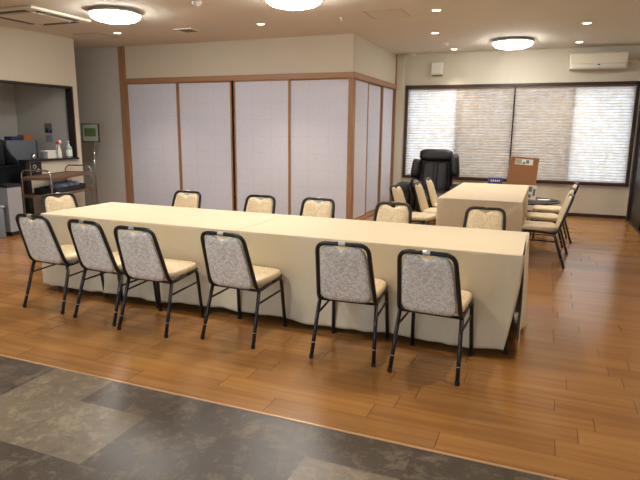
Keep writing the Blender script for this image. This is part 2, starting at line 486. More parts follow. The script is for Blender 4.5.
for a, b_ in ((-1.615, XM-0.01), (XM+0.01, 0.335)):
    link('insect_screen', B1(a, b_, WY+0.095, WY+0.097, WZ0+fr, WZ1-fr), M['screen'], win)

# pleated blinds
def blind(name_x0, x1, label):
    x0 = name_x0
    t = thing('pleated_blind', label, 'blind', (0, 0, 0), 0, 'pleated blinds in the wide window')
    bm = bmesh.new(); n = 33; top = WZ1-fr-0.03
    prev = None
    for i in range(2*n+1):
        z = top-PLEAT/2*i; yy = WY+0.018+(0.007 if i % 2 else -0.007)
        row = [bm.verts.new((x, yy, z)) for x in (x0, x1)]
        if prev: bm.faces.new((prev[0], prev[1], row[1], row[0]))
        prev = row
    bot = top-PLEAT*n
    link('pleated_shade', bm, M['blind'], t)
    link('head_rail', B1(x0, x1, WY, WY+0.036, top, WZ1-fr, bev=0.003), M['blind_rail'], t)
    link('bottom_rail', B1(x0, x1, WY+0.004, WY+0.032, bot-0.012, bot, bev=0.003), M['blind_rail'], t)
    return t
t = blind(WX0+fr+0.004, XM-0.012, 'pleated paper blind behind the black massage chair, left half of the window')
bm = bmesh.new(); box(bm, -2.553, -2.513, WY-0.018, WY+0.0, 0.61, 0.76, bev=0.006); link('cord_weight', bm, M['white'], t)
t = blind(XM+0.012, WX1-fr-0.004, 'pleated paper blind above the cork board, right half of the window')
bm = bmesh.new(); tube(bm, [(1.235, WY-0.012, 2.24), (1.235, WY-0.014, 1.0), (1.22, WY-0.016, 0.90), (1.20, WY-0.012, 0.93)], 0.004, 8, 0.04); link('pull_cord', bm, M['white'], t, True)

# right wall with dark framed sliding door
DY0, DY1, DZ = 8.3, 10.62, 2.30
bm = bmesh.new()
box(bm, WX, WX+0.12, BK, DY0, 0, ZC); box(bm, WX, WX+0.12, DY1, WY, 0, ZC); box(bm, WX, WX+0.12, DY0, DY1, DZ, ZC)
struct('wall_right', bm, M['wall'])
bm = bmesh.new()
box(bm, WX-0.035, WX+0.10, DY1-0.07, DY1+0.03, 0, DZ+0.05, bev=0.004); box(bm, WX-0.02, WX+0.10, DY0-0.03, DY0+0.05, 0, DZ+0.05, bev=0.004)
box(bm, WX-0.02, WX+0.10, DY0, DY1, DZ-0.03, DZ+0.05, bev=0.004); box(bm, WX-0.02, WX+0.10, DY0, DY1, 0, 0.03)
door = struct('door_1', bm, M['dark'])
for a, b_, xx in ((DY0+0.05, 9.5, 0.045), (9.42, DY1-0.07, 0.02)):
    bm = bmesh.new()
    for q in ((a, a+0.09, 0.03, DZ-0.03), (b_-0.09, b_, 0.03, DZ-0.03), (a, b_, 0.03, 0.25), (a, b_, DZ-0.14, DZ-0.03), (a, b_, 1.0, 1.08)):
        box(bm, WX+xx-0.011, WX+xx+0.011, q[0], q[1], q[2], q[3])
    lf = link('door_leaf', bm, M['dwood'], door)
    link('panel', B1(WX+xx-0.004, WX+xx+0.004, a+0.08, b_-0.08, 0.24, DZ-0.13), M['dark'], lf)

# left wall with serving hatch
OY0, OY1, OZ0, OZ1 = 4.5, 7.168, 0.975, 2.115
PY = 6.15
bm = bmesh.new(); lt = 0.12
box(bm, LX-lt, LX, BK, OY0, 0, ZC); box(bm, LX-lt, LX, OY0, OY1, OZ1, ZC)
box(bm, LX-lt, LX, PY+0.07, OY1, 0, OZ0-0.03)
box(bm, LX-lt, LX, OY1, 7.268, 0, ZC)
struct('wall_left', bm, M['wall'])
struct('wall_kitchen_back', B1(KX-0.1, LX-lt, OY1+0.02, 7.268, 0, ZC), M['wall_shaded'])
struct('wall_kitchen_side', B1(KX-0.1, KX, 2.9, OY1+0.02, 0, ZC), M['wall_shaded'])
struct('wall_kitchen_front', B1(KX-0.1, LX-lt, 2.8, 2.9, 0, ZC), M['wall_shaded'])
bm = bmesh.new()
box(bm, LX-lt-0.005, LX+0.012, OY0, OY1, OZ1-0.035, OZ1, bev=0.003)
box(bm, LX-lt-0.005, LX+0.012, OY1-0.03, OY1, OZ0, OZ1, bev=0.003)
box(bm, LX-lt-0.02, LX+0.045, PY, OY1, OZ0-0.03, OZ0, bev=0.003)
box(bm, LX-lt-0.01, LX+0.012, PY, PY+0.07, 0, OZ0-0.03, bev=0.003)
struct('trim_3', bm, M['dark'])

# corridor + wall beside the screens
struct('wall_corridor', B1(-9.6, -7.19, SY, SY+0.1, 0, ZC), M['wall_shaded'])
struct('wall_corridor_end', B1(-9.7, -9.6, BK, WY, 0, ZC), M['wall_shaded'])
struct('trim_4', B1(-7.19, -7.06, SY-0.035, SY+0.09, 0, ZC, bev=0.004), M['lwood'])
# screened room: upper walls, beam, posts, sill
BZ0, BZ1 = 2.235, 2.318
bm = bmesh.new()
box(bm, -7.06, SX, SY, SY+0.1, BZ1-0.02, ZC); box(bm, SX-0.1, SX, SY+0.1, 10.7, BZ1-0.02, ZC)
struct('wall_above_screens', bm, M['wall'])
struct('wall_screened_room_left', B1(-7.16, -7.06, SY+0.1, WY, 0, ZC), M['wall'])
bm = bmesh.new(); box(bm, -7.06, SX+0.03, SY-0.03, SY+0.1, BZ0, BZ1, bev=0.004)
struct('trim_5', bm, M['lwoodx'])
bm = bmesh.new(); box(bm, SX-0.1, SX+0.03, SY+0.1, 10.7, BZ0, BZ1, bev=0.004)
struct('trim_6', bm, M['lwoody'])
struct('trim_7', B1(SX-0.05, SX+0.012, SY-0.012, SY+0.1, 0, BZ0, bev=0.003), M['lwood'])
bm = bmesh.new(); box(bm, -7.06, SX, SY-0.02, SY+0.1, 0, 0.025)
struct('trim_8', bm, M['lwoodx'])
bm = bmesh.new(); box(bm, SX-0.1, SX+0.02, SY+0.1, 10.7, 0, 0.025)
struct('trim_9', bm, M['lwoody'])

def screen(x0, x1, yy, label, st_l=0.03, st_r=0.03, rot=False):
    if rot: st_l, st_r = 0.05, 0.05
    """sliding paper screen spanning x0..x1 (local X), facing -Y; rot: spans along Y facing +X"""
    wdt = x1-x0; h = BZ0-0.025
    o = thing('sliding_screen', label, 'sliding screen', (SX+yy, x0, 0.025) if rot else (x0, SY+yy, 0.025), PI/2 if rot else 0, 'sliding paper screens of the closed room')
    f = bmesh.new()
    box(f, 0, st_l, -0.012, 0.012, 0, h, bev=0.002); box(f, wdt-st_r, wdt, -0.012, 0.012, 0, h, bev=0.002)
    box(f, st_l, wdt-st_r, -0.012, 0.012, 0, 0.03); box(f, st_l, wdt-st_r, -0.012, 0.012, h-0.02, h)
    link('screen_frame', f, M['lwood'], o)
    link('paper_panel', B1(st_l, wdt-st_r, -0.006, 0.008, 0.03, h-0.02), mat_shoji(0, (wdt)/3, 0), o)
    pl = bmesh.new(); cyl(pl, (wdt-0.09 if not rot else 0.07, -0.0065, 1.0), 0.0, 0.003)
    pl.free()
    return o
screen(-7.058, -5.97, 0.0, 'white paper sliding screen beside the tall corner post, leftmost of the front row')
screen(-5.99, -4.925, 0.03, 'white paper sliding screen with the dark gap along its right edge')
screen(-4.865, -3.85, 0.0, 'white paper sliding screen just right of the dark gap')
screen(-3.88, SX-0.05, 0.03, 'white paper sliding screen ending at the outer corner, rightmost of the front row')
screen(SY+0.1, 9.08, -0.03, 'narrow-looking paper screen next to the outer corner on the side wall', rot=True)
screen(9.05, 9.94, -0.06, 'middle paper screen of the receding side wall', rot=True)
screen(9.91, 10.675, -0.03, 'paper screen furthest back, near the window wall', rot=True)

# wall behind the camera with big windows (daylight source)
bm = bmesh.new(); zt = 2.45
segs = [(-7.0, -4.4), (-4.1, -1.6), (-1.3, 1.1)]
xs = [-9.6]+[v for s in segs for v in s]+[WX+0.12]
for i in range(0, len(xs), 2): box(bm, xs[i], xs[i+1], BK-0.12, BK, 0, ZC)
for a, b_ in segs: box(bm, a, b_, BK-0.12, BK, zt, ZC); box(bm, a, b_, BK-0.12, BK, 0, 0.1)
struct('wall_back', bm, M['wall'])
for i, (a, b_) in enumerate(segs):
    f = bmesh.new(); mid = (a+b_)/2
    for q in ((a, a+0.05, 0.1, zt), (b_-0.05, b_, 0.1, zt), (mid-0.03, mid+0.03, 0.1, zt), (a, b_, 0.1, 0.15), (a, b_, zt-0.05, zt)):
        box(f, q[0], q[1], BK-0.09, BK-0.03, q[2], q[3])
    wn = struct('window_%d' % (i+2), f, M['dark'])
    link('pane', B1(a+0.05, b_-0.05, BK-0.062, BK-0.058, 0.15, zt-0.05), M['glass'], wn)
struct('ground_outside', B1(-40, 40, -40, 50, -0.3, -0.12), M['concrete'])

# ------------------------------------------------------------------ ceiling fittings
def ceiling_light(x, y, label):
    t = thing('ceiling_light', label, 'ceiling light', (x, y, ZC), 0, 'round ceiling lights')
    b = bmesh.new(); lathe(b, [(0, 0), (0.27, 0), (0.275, -0.015), (0.305, -0.022), (0.31, -0.05), (0.0, -0.05)], n=48)
    link('base', b, M['silver'], t, 'auto')
    b = bmesh.new(); lathe(b, [(0, -0.051), (0.29, -0.051), (0.295, -0.058), (0.285, -0.08), (0.25, -0.105), (0.18, -0.125), (0.1, -0.134), (0, -0.136)], n=48)
    link('diffuser', b, M['lamp'], t, True)
    return t
ceiling_light(-5.04, 5.72, 'lit round ceiling light beside the ceiling air conditioner')
ceiling_light(-2.62, 5.68, 'lit round ceiling light cut by the top edge of the picture')
ceiling_light(-0.65, 9.53, 'lit round ceiling light nearest the window wall')

ceiling_light(-2.60, 1.3, 'added unseen round ceiling light over the edge of the tiled floor')  # out of view, added to brighten the foreground

def downlight(x, y, label, power=60):
    t = thing('downlight', label, 'downlight', (x, y, ZC), 0, 'recessed downlights')
    b = bmesh.new(); lathe(b, [(0.048, 0.0), (0.048, -0.004), (0.062, -0.006), (0.066, -0.001), (0.066, 0)], n=32)
    link('trim_ring', b, M['white'], t, 'auto')
    b = bmesh.new(); cyl(b, (0, 0, -0.002), 0.047, 0.003, n=32)
    link('lens', b, M['down'], t)
    l = bpy.data.lights.new('downlight_beam', 'SPOT'); l.energy = power; l.color = (1.0, 0.84, 0.64)
    l.spot_size = R(95); l.spot_blend = 0.7; l.shadow_soft_size = 0.04
    lo = bpy.data.objects.new('beam', l); COL.objects.link(lo); lo.parent = t; lo.location = (0, 0, -0.02)
    return t
downlight(-6.16, 7.02, 'small lit downlight between the ceiling hatch and the corner post')
downlight(-3.76, 7.08, 'small lit downlight in front of the left screens')
downlight(-1.36, 6.97, 'small lit downlight at the top edge, nearest of the row running to the speaker')
downlight(-1.67, 8.54, 'small lit downlight in the middle of the row running to the speaker')
downlight(-1.67, 10.30, 'small lit downlight closest to the wall speaker')
downlight(0.33, 8.41, 'small lit downlight right of the far round lamp, nearer one')
downlight(0.31, 10.10, 'small lit downlight just above the wall air conditioner')

for k, (x, y_) in enumerate(((-5.0, 3.8), (-3.1, 4.0), (-1.36, 4.0), (0.33, 3.8), (-4.2, 1.0), (-0.6, 1.0))):  # unseen downlights, added to brighten the tabletop and front floor
    downlight(x, y_, ('added unseen downlight over the long table, %s' if k < 4 else 'added unseen downlight over the tiled floor, %s') % ('at its left end', 'left of its middle', 'right of its middle', 'beyond its right end', 'on the left', 'on the right')[k], 78 if k < 4 else 36)

def seam(name, pts, label, cat, wd=0.012):
    x0, x1, y0, y1 = pts
    t = thing(name, label, cat, (0, 0, 0))
    link('cover', B1(x0, x1, y0, y1, ZC-0.003, ZC), M['hatch'], t)
    f = bmesh.new()
    for q in ((x0-wd, x0, y0-wd, y1+wd), (x1, x1+wd, y0-wd, y1+wd), (x0, x1, y0-wd, y0), (x0, x1, y1, y1+wd)):
        box(f, q[0], q[1], q[2], q[3], ZC-0.005, ZC)
    link('hatch_frame', f, M['line'], t)
seam('ceiling_hatch', (-6.90, -6.45, 6.90, 7.35), 'square ceiling access hatch above the corridor mouth', 'ceiling hatch')
seam('ceiling_hatch', (-2.19, -1.74, 6.76, 7.2), 'square ceiling access hatch between the two rows of downlights', 'ceiling hatch')

# ceiling cassette air conditioner
t = thing('cassette_air_conditioner', 'square white cassette air conditioner set in the ceiling at upper left', 'air conditioner', (-6.22, 5.6, ZC))
b = bmesh.new(); box(b, -0.475, 0.475, -0.475, 0.475, -0.035, 0, bev=0.012); link('panel', b, M['offwhite'], t)
b = bmesh.new(); box(b, -0.30, 0.30, -0.30, 0.30, -0.045, -0.0351, bev=0.004)
for k in range(4):
    a = k*PI/2
link('intake_grille', b, M['offwhite'], t)
for k in range(4):
    rm = Matrix.Rotation(k*PI/2, 4, 'Z')
    b = bmesh.new(); box(b, -0.31, 0.31, 0.345, 0.425, -0.040, -0.0351); b.transform(rm); lv = link('air_slot', b, M['machinedark'], t)
    b = bmesh.new(); box(b, -0.29, 0.29, 0.375, 0.392, -0.046, -0.0401, bev=0.002); b.transform(rm); link('louvre', b, M['grille'], lv)
for q in ((-.24, .32), (.24, .32), (.32, -.24), (.32, .24)):
    b = bmesh.new(); cyl(b, (q[0], q[1], -0.04), 0.014, 0.014, n=16); link('screw_cap', b, M['white'], t)

t = thing('ceiling_vent', 'small square slatted vent in the ceiling in front of the left screens', 'vent', (-4.99, 7.155, ZC))
b = bmesh.new()
for q in ((-.15, -.12, -.15, .15), (.12, .15, -.15, .15), (-.12, .12, -.15, -.12), (-.12, .12, .12, .15)): box(b, *q, -0.015, 0)
link('frame', b, M['offwhite'], t)
b = bmesh.new()
for k in range(8): box(b, -.12, .12, -.112+k*.03, -.10+k*.03, -0.012, -0.002)
link('slats', b, M['grille'], t)

def detector(x, y, label, r=0.055):
    t = thing('smoke_detector', label, 'smoke detector', (x, y, ZC))
    b = bmesh.new(); lathe(b, [(0, 0), (r, 0), (r, -0.018), (r*0.85, -0.03), (0, -0.03)], n=28); link('base', b, M['white'], t, 'auto')
    b = bmesh.new(); lathe(b, [(0, -0.0301), (r*0.55, -0.0301), (r*0.5, -0.048), (0, -0.052)], n=28); link('sensor', b, M['offwhite'], t, 'auto')
detector(-3.81, 5.65, 'small white smoke detector at the top edge left of the cut-off lamp')
detector(-1.67, 9.5, 'small white smoke detector between the two furthest downlights of the left row')
b = bmesh.new(); lathe(b, [(0, 0), (0.035, 0), (0.035, -0.008), (0.012, -0.012), (0.012, -0.035), (0, -0.035)], n=20)
o = link('sprinkler_head', b, M['offwhite'], None, 'auto'); o.location = (-2.58, 7.05, ZC)
tag(o, 'tiny round sprinkler head in the ceiling left of the square hatch', 'sprinkler')
t = thing('dome_sensor', 'small white dome sensor where ceiling meets the window wall corner', 'sensor', (-2.46, 10.55, ZC))
b = bmesh.new(); lathe(b, [(0, 0), (0.06, 0), (0.06, -0.03), (0.0, -0.03)], n=28); link('base', b, M['white'], t, 'auto')
b = bmesh.new(); lathe(b, [(0, -0.0301), (0.048, -0.0301), (0.04, -0.065), (0.02, -0.08), (0, -0.083)], n=28); link('dome', b, M['offwhite'], t, True)

# wall speaker
t = thing('wall_speaker', 'small square white speaker on the wall above the left blind', 'speaker', (-2.02, WY, 2.587))
link('speaker_box', B1(-0.11, 0.11, -0.10, 0, -0.11, 0.11, bev=0.01), M['offwhite'], t)
link('speaker_grille', B1(-0.095, 0.095, -0.106, -0.1001, -0.07, 0.098, bev=0.002), M['white'], t)
link('bracket', B1(-0.09, 0.09, -0.085, 0, -0.13, -0.1101), M['grille'], t)

# wall air conditioner
t = thing('wall_air_conditioner', 'white wall-mounted air conditioner at upper right above the window', 'air conditioner', (0.64, WY, 2.62))
link('casing', B1(-0.43, 0.43, -0.22, 0, -0.125, 0.13, bev=0.02, seg=3), M['offwhite'], t, 'auto')
link('front_panel', B1(-0.425, 0.425, -0.235, -0.2201, -0.045, 0.12, bev=0.006), M['offwhite'], t)
link('louvre', B1(-0.40, 0.40, -0.233, -0.2205, -0.10, -0.055, bev=0.004), M['white'], t)
link('indicator', B1(-0.01, 0.03, -0.239, -0.2335, -0.072, -0.055), M['machinedark'], t)
b = bmesh.new(); tube(b, [(0.42, -0.06, 0.0), (0.50, -0.05, 0.0), (0.56, -0.05, 0.0), (0.6, -0.02, 0.0)], 0.028, 12, 0.04); link('pipe_cover', b, M['offwhite'], t, True)

# ------------------------------------------------------------------ chairs
def make_chair():
    root = thing('banquet_chair', '', 'chair')
    bw, sw = 0.162, 0.190
    # frame: one bent tube: seat side rails, bends, back hoop
    th = R(0)
    yb, zb = -0.150, 0.372      # lower rear bend
    yt, zt_ = -0.285, 0.785     # top
    f = bmesh.new()
    pts = [(-sw+0.004, 0.20, 0.398), (-sw, yb, zb), (-bw, yt, zt_), (bw, yt, zt_), (sw, yb, zb), (sw-0.004, 0.20, 0.398)]
    # fillets of different size: build manually
    tube(f, pts, 0.014, 10, 0.065, sub=7)
    tube(f, [(-sw+0.004, 0.195, 0.398), (sw-0.004, 0.195, 0.398)], 0.0105, 10)
    tube(f, [(-sw, yb+0.02, 0.374), (sw, yb+0.02, 0.374)], 0.009, 10)
    link('hoop_frame', f, M['black_metal'], root, True)
    # legs
    for s in (-1, 1):
        l = bmesh.new()
        tube(l, [(s*sw, 0.05, 0.388), (s*sw, 0.195, 0.397), (s*(sw+0.012), 0.235, 0.012)], 0.013, 10, 0.05)
        lo = link('leg', l, M['black_metal'], root, True)
        k = bmesh.new(); cyl(k, (s*(sw+0.0122), 0.2355, 0.013), 0.0142, 0.026, n=14); link('foot_cap', k, M['rubber'], lo)
        l = bmesh.new()
        tube(l, [(s*(sw+0.001), -0.128, 0.374), (s*(sw+0.018), -0.245, 0.012)], 0.013, 10)
        lo = link('leg', l, M['black_metal'], root, True)
        k = bmesh.new(); cyl(k, (s*(sw+0.0182), -0.2455, 0.013), 0.0142, 0.026, n=14); link('foot_cap', k, M['rubber'], lo)
        k = bmesh.new()
        cyl(k, (s*(sw+0.0140), -0.2165, 0.10), 0.0137, 0.003, n=14, rot=RX(-18)); link('leg_band', k, M['silver'], lo)
        st = bmesh.new(); tube(st, [(s*(sw+0.003), -0.155, 0.285), (s*(sw+0.004), 0.206, 0.300)], 0.0075, 8); link('side_stretcher', st, M['black_metal'], root, True)
    # backrest cushion
    def cushion_outline(n=64):
        pts = []
        H = 0.203
        for k in range(n):
            a = 2*PI*k/n
            c, s_ = math.cos(a), math.sin(a)
            e = 0.36 if s_ > 0 else 0.30
            x = math.copysign(abs(c)**e, c); z = math.copysign(abs(s_)**e, s_)
            hw = 0.176 - 0.008*z*-1*-1
            X = x*(0.161-0.013*z); Z = z*H
            if z > 0.5:
                dip = math.exp(-(X/0.045)**2)
                Z -= 0.028*dip
                Z += 0.006*math.exp(-((abs(X)-0.095)/0.04)**2)
            pts.append((X, Z))
        return pts
    ol = cushion_outline()
    lean = math.atan2(-(yt-yb), zt_-zb)
    ctr = Vector((0, (yb+yt)/2-0.002, (zb+zt_)/2-0.001))
    mt = Matrix.Translation(ctr) @ Matrix.Rotation(lean, 4, 'X')
    def layers(Ls):
        b = bmesh.new(); rings = []
        for sc, d in Ls:
            if sc == 0: rings.append([b.verts.new((0, d, 0))])
            else:
                rings.append([b.verts.new((X-math.copysign(min(abs(X), (1-sc)*0.16), X) if abs(X) > 0 else X, d, Z*sc)) for X, Z in ol])
        for a, c in zip(rings, rings[1:]):
            n = len(ol)
            for k in range(n):
                k2 = (k+1) % n
                if len(a) == 1: b.faces.new((a[0], c[k], c[k2]))
                elif len(c) == 1: b.faces.new((a[k], c[0], a[k2]))
                else: b.faces.new((a[k], c[k], c[k2], a[k2]))
        b.transform(mt); bmesh.ops.remove_doubles(b, verts=b.verts, dist=1e-5); return b
    link('backrest', layers([(0, 0.030), (0.4, 0.029), (0.7, 0.027), (0.88, 0.022), (0.96, 0.014), (1.0, 0.004), (1.0, -0.003), (0.5, -0.003), (0, -0.003)]), M['vinyl'], root, True)
    o = link('back_panel', layers([(0, -0.016), (0.5, -0.0155), (0.8, -0.014), (0.94, -0.011), (0.985, -0.0032), (0.5, -0.0032), (0, -0.0032)]), M['damask'], root, True)
    o['label'] = 'rear face in grey damask fabric'
    # seat cushion
    b = bmesh.new()
    blob(b, (0, 0.045, 0.420), (0.196, 0.195, 0.036), 0.5, 0.34, n=48, m=14)
    for v in b.verts:
        if v.co.y > 0.1: v.co.z += 0.004*math.sin((v.co.y-0.1)/0.14*PI)
    link('seat', b, M['vinyl'], root, True)
    # silver clip on the hoop
    b = bmesh.new(); cyl(b, (0, yt-0.004, zt_+0.001), 0.0155, 0.042, n=14, rot=RY(90)); 
    o = link('hoop_clip', b, M['silver'], root); o['label'] = 'silver clip at the top of the frame'
    return root

chair0 = make_chair()
used = [False]
GA = 'chairs along the near side of the long table'
GB = 'chairs along the far side of the long table'
GC = 'chairs on the left of the far table'
GD = 'chairs on the right of the far table'
def place_chair(x, y, rz, label, group):
    c = chair0 if not used[0] else dup(chair0)
    used[0] = True
    c.location = (x, y, 0); c.rotation_euler = (0, 0, R(rz))
    c['label'] = label; c['category'] = 'chair'; c['group'] = group
    return c
CH = [
 (-3.71, 3.42, 0, 'black-framed damask chair seen from behind, leftmost on the near side of the long table', GA),
 (-3.12, 3.38, -4, 'black-framed damask chair seen from behind, second from left on the near side', GA),
 (-2.635, 3.32, 1, 'black-framed damask chair seen from behind, third from left, nearly touching the second', GA),
 (-1.955, 3.40, -2, 'black-framed damask chair standing near the cloth joint on the near side', GA),
 (-1.14, 3.42, 4, 'black-framed damask chair seen from behind, second from right on the near side', GA),
 (-0.58, 3.39, -3, 'black-framed damask chair seen from behind, nearest the right end of the long table', GA),
 (-4.40, 4.21, -108, 'cream chair at the left end corner of the long table before the trolley', GB),
 (-3.63, 4.82, 180, 'cream chair facing us in front of the second screen, behind the long table', GB),
 (-2.73, 4.81, 178, 'cream chair facing us in front of the third screen, right of the dark gap', GB),
 (-2.09, 4.86, 181, 'cream chair facing us before the rightmost front screen, behind the long table', GB),
 (-1.32, 4.86, 180, 'cream chair facing us behind the long table, in front of the far left chairs', GB),
 (-0.48, 4.90, 180, 'cream chair facing us with its back before the far table front cloth', GB),
 (-1.47, 6.80, -100, 'cream chair at left of far table, leftmost back beside the black backpack', GC),
 (-1.30, 7.32, -95, 'cream chair at left of far table with the black backpack behind its back', GC),
 (-1.29, 8.0, -95, 'cream chair at left of far table, closest to the massage chair', GC),
 (0.0, 6.69, 93, 'cream chair at right of far table, nearest to us', GD),
 (0.045, 7.46, 96, 'cream chair at right of far table, the middle one', GD),
 (0.11, 8.25, 96, 'cream chair at right of far table, closest to the window', GD),
]
for c in CH: place_chair(*c)

# ------------------------------------------------------------------ tables
def folding_table(x0, x1, y0, y1, label):
    t = thing('folding_table', label, 'table', ((x0+x1)/2, (y0+y1)/2, 0), 0, 'tables hidden under the cloths')
    hx, hy = (x1-x0)/2-0.012, (y1-y0)/2-0.012
    link('tabletop', B1(-hx, hx, -hy, hy, T-0.035, T-0.004, bev=0.004), M['tabletop'], t)
    for sx in (-1, 1):
        for sy in (-1, 1):
            b = bmesh.new()
            tube(b, [(sx*(hx-0.10), sy*(hy-0.07), T-0.035), (sx*(hx-0.06), sy*(hy-0.07), 0.01)], 0.014, 10)
            cyl(b, (sx*(hx-0.06), sy*(hy-0.07), 0.012), 0.018, 0.024, n=14)
            link('leg', b, M['black_metal'], t, 'auto')
    b = bmesh.new()
    for sx in (-1, 1): tube(b, [(sx*(hx-0.085), -hy+0.07, 0.35), (sx*(hx-0.085), hy-0.07, 0.35)], 0.010, 8)
    link('cross_bar', b, M['black_metal'], t, True)
folding_table(TX0, TJ, TY0, TY1, 'left table under the long cloth')
folding_table(TJ, TX1, TY0, TY1, 'right table under the long cloth')
folding_table(UX0, UX1, UY0, UY1, 'table under the cloth near the window')

def hsh(i): return (math.sin(i*127.1)*43758.5453) % 1.0
def noise1(s, seed):
    i = math.floor(s); f = s-i; f = f*f*(3-2*f)
    return (hsh(i+seed)*(1-f)+hsh(i+1+seed)*f)*2-1

def cloth(name, label, mat, corners, paths, hem, seed, flare=0.02, amp=0.06, fold=None, slit=None, group=None):
    """corners: polygon of the top in order. paths: list of corner point lists walked with outside on the right-hand side."""
    bm = bmesh.new(); step = 0.02
    tops = []
    zs = [(-0.012, 0.0), (-0.004, -0.0015), (0.0, -0.006)]
    nd = 30
    for pi_, pl in enumerate(paths):
        P = []   # (x, y, nx, ny, s, side, dist-to-side-ends)
        s = 0
        for i in range(len(pl)-1):
            a, b = Vector(pl[i]), Vector(pl[i+1]); L = (b-a).length; d = (b-a)/L
            n = Vector((d.y, -d.x)); k = int(L/step)
            for j in range(k+1):
                q = a+d*(L*j/k)
                nn = n.copy()
                if j == 0 and i > 0: continue
                if j == k and i < len(pl)-2:
                    d2 = (Vector(pl[i+2])-b).normalized(); nn = (n+Vector((d2.y, -d2.x)))
                P.append((q, nn, s+L*j/k, i, L*j/k, L))
            s += L
        cols = []
        for q, nn, ss, side, u, L in P:
            col = []
            for off, dz in zs:
                col.append(bm.verts.new((q.x+nn.x*off, q.y+nn.y*off, T+0.004+dz)))
            for j in range(1, nd+1):
                t = j/nd; z = (T-0.002)-(T-0.002-hem-0.012*noise1(ss*1.3, seed+9))*t
                w = amp*(t**1.1)*(0.6*noise1(ss*5.0, seed)+0.55*noise1(ss*2.1+t*0.5, seed+3)+0.25*noise1(ss*13+t*1.5, seed+5))
                o = flare*t+w+0.004*t
                if fold and fold(pi_, side):
                    dep = 0.70-z
                    for e in (u, L-u):
                        if e < 0.55 and dep > 0:
                            v = (dep*0.98-e)/0.02; v = max(0, min(1, v))
                            o += (0.010*v+0.012*math.exp(-((dep*0.98-e)/0.014)**2))*min(1, dep/0.08)
                x, y_ = q.x+nn.x*o, q.y+nn.y*o
                if slit: 
                    dx, dy = slit(pi_, side, u, L, t); x += dx; y_ += dy
                col.append(bm.verts.new((x, y_, z)))
            cols.append(col)
        for a, b in zip(cols, cols[1:]):
            for j in range(len(a)-1):
                bm.faces.new((a[j], b[j], b[j+1], a[j+1]))
        tops += [c[0] for c in cols]
    bm.faces.new(tops)
    bmesh.ops.remove_doubles(bm, verts=bm.verts, dist=1e-4)
    o = link(name, bm, mat, None, 'auto', solid=0.002)
    return tag(o, label, 'tablecloth', group)
# outside on right-hand side: walk counter-clockwise seen from above (normal = (dy,-dx))
cloth('tablecloth', 'cream cloth over the left half of the long table', M['cloth'], None,
      [[(TJ, TY1), (TX0, TY1), (TX0, TY0), (TJ-0.001, TY0)]], 0.05, 3, flare=0.01,
      slit=lambda p_, side, u, L, t: (0.11*max(0, min(1, (t-0.1)/0.12))*math.exp(-((TY1-u-4.18)/0.26)**4), 0) if side == 1 else (0, 0))
def slitB(pi_, side, u, L, t):
    if pi_ == 0 and side == 0:
        e = L-u
        if e < 0.5: return (-0.085*t**1.5*(1-e/0.5), 0)
    if pi_ == 1 and side == 0:
        if u < 0.4: return (0.0, 0.03*max(0, t-0.3)*(1-u/0.4))
    return (0, 0)
cloth('tablecloth', 'cream cloth over the right half of the long table, split at its corner', M['cloth'], None,
      [[(TJ+0.001, TY0), (TX1, TY0)], [(TX1, TY0), (TX1, TY1), (TJ+0.001, TY1)]], 0.05, 21, flare=0.012, slit=slitB)
cloth('tablecloth', 'sand-coloured cloth with diagonal corner folds over the far table', M['cloth2'], None,
      [[(UX0, UY1), (UX0, UY0), (UX1, UY0), (UX1, UY1), (UX0+0.001, UY1)]], 0.06, 44, flare=0.004, amp=0.006,
      fold=lambda p_, s_: s_ == 1,
      slit=lambda p_, side, u, L, t: ((0.13*max(0, min(1, (t-0.1)/0.12))*max(math.exp(-((UY1-u-7.3)/0.26)**4), math.exp(-((UY1-u-8.0)/0.26)**4)), 0) if side == 0 else
                                      (-0.06*max(0, min(1, (t-0.1)/0.12))*max(math.exp(-((UY0+u-6.69)/0.26)**4), math.exp(-((UY0+u-7.46)/0.26)**4)), 0) if side == 2 else (0, 0)))

# ------------------------------------------------------------------ massage chair
t = thing('massage_chair', 'large black leather massage chair in front of the left blind', 'massage chair', (-1.80, 9.72, -0.0), R(6))
b = bmesh.new(); box(b, -0.30, 0.30, -0.45, 0.35, 0.0, 0.16, bev=0.03); link('base', b, M['machinedark'], t)
b = bmesh.new(); blob(b, (0, -0.12, 0.33), (0.27, 0.36, 0.12), 0.4, 0.35); link('seat', b, M['leather'], t, True)
b = bmesh.new(); blob(b, (0, 0.27, 0.68), (0.30, 0.12, 0.40), 0.45, 0.4, rot=RX(-14))
b2 = link('backrest', b, M['leather'], t, True)
for s in (-1, 1):
    k = bmesh.new(); blob(k, (s*0.12, 0.165, 0.66), (0.10, 0.05, 0.27), 0.5, 0.5, rot=RX(-14)); link('back_pad', k, M['leather2'], b2, True)
b = bmesh.new(); blob(b, (0, 0.26, 1.035), (0.29, 0.12, 0.105), 0.55, 0.45, rot=RX(-14)); link('head_pillow', b, M['leather2'], t, True)
for s in (-1, 1):
    b = bmesh.new(); blob(b, (s*0.335, 0.17, 0.79 if s < 0 else 0.86), (0.075, 0.17, 0.17 if s < 0 else 0.2), 0.45, 0.45, rot=RX(-14) @ RY(-s*6)); link('shoulder_wing', b, M['leather'], t, True)
    b = bmesh.new(); blob(b, (s*0.36, -0.12, 0.36), (0.085, 0.42, 0.20), 0.4, 0.35); link('armrest', b, M['leather'], t, True)
b = bmesh.new(); blob(b, (0, -0.52, 0.24), (0.24, 0.12, 0.19), 0.45, 0.4, rot=RX(25)); f_ = link('footrest', b, M['leather'], t, True)
for s in (-1, 1):
    k = bmesh.new(); blob(k, (s*0.11, -0.60, 0.27), (0.06, 0.05, 0.13), 0.5, 0.6, rot=RX(25)); link('calf_pad', k, M['leather2'], f_, True)

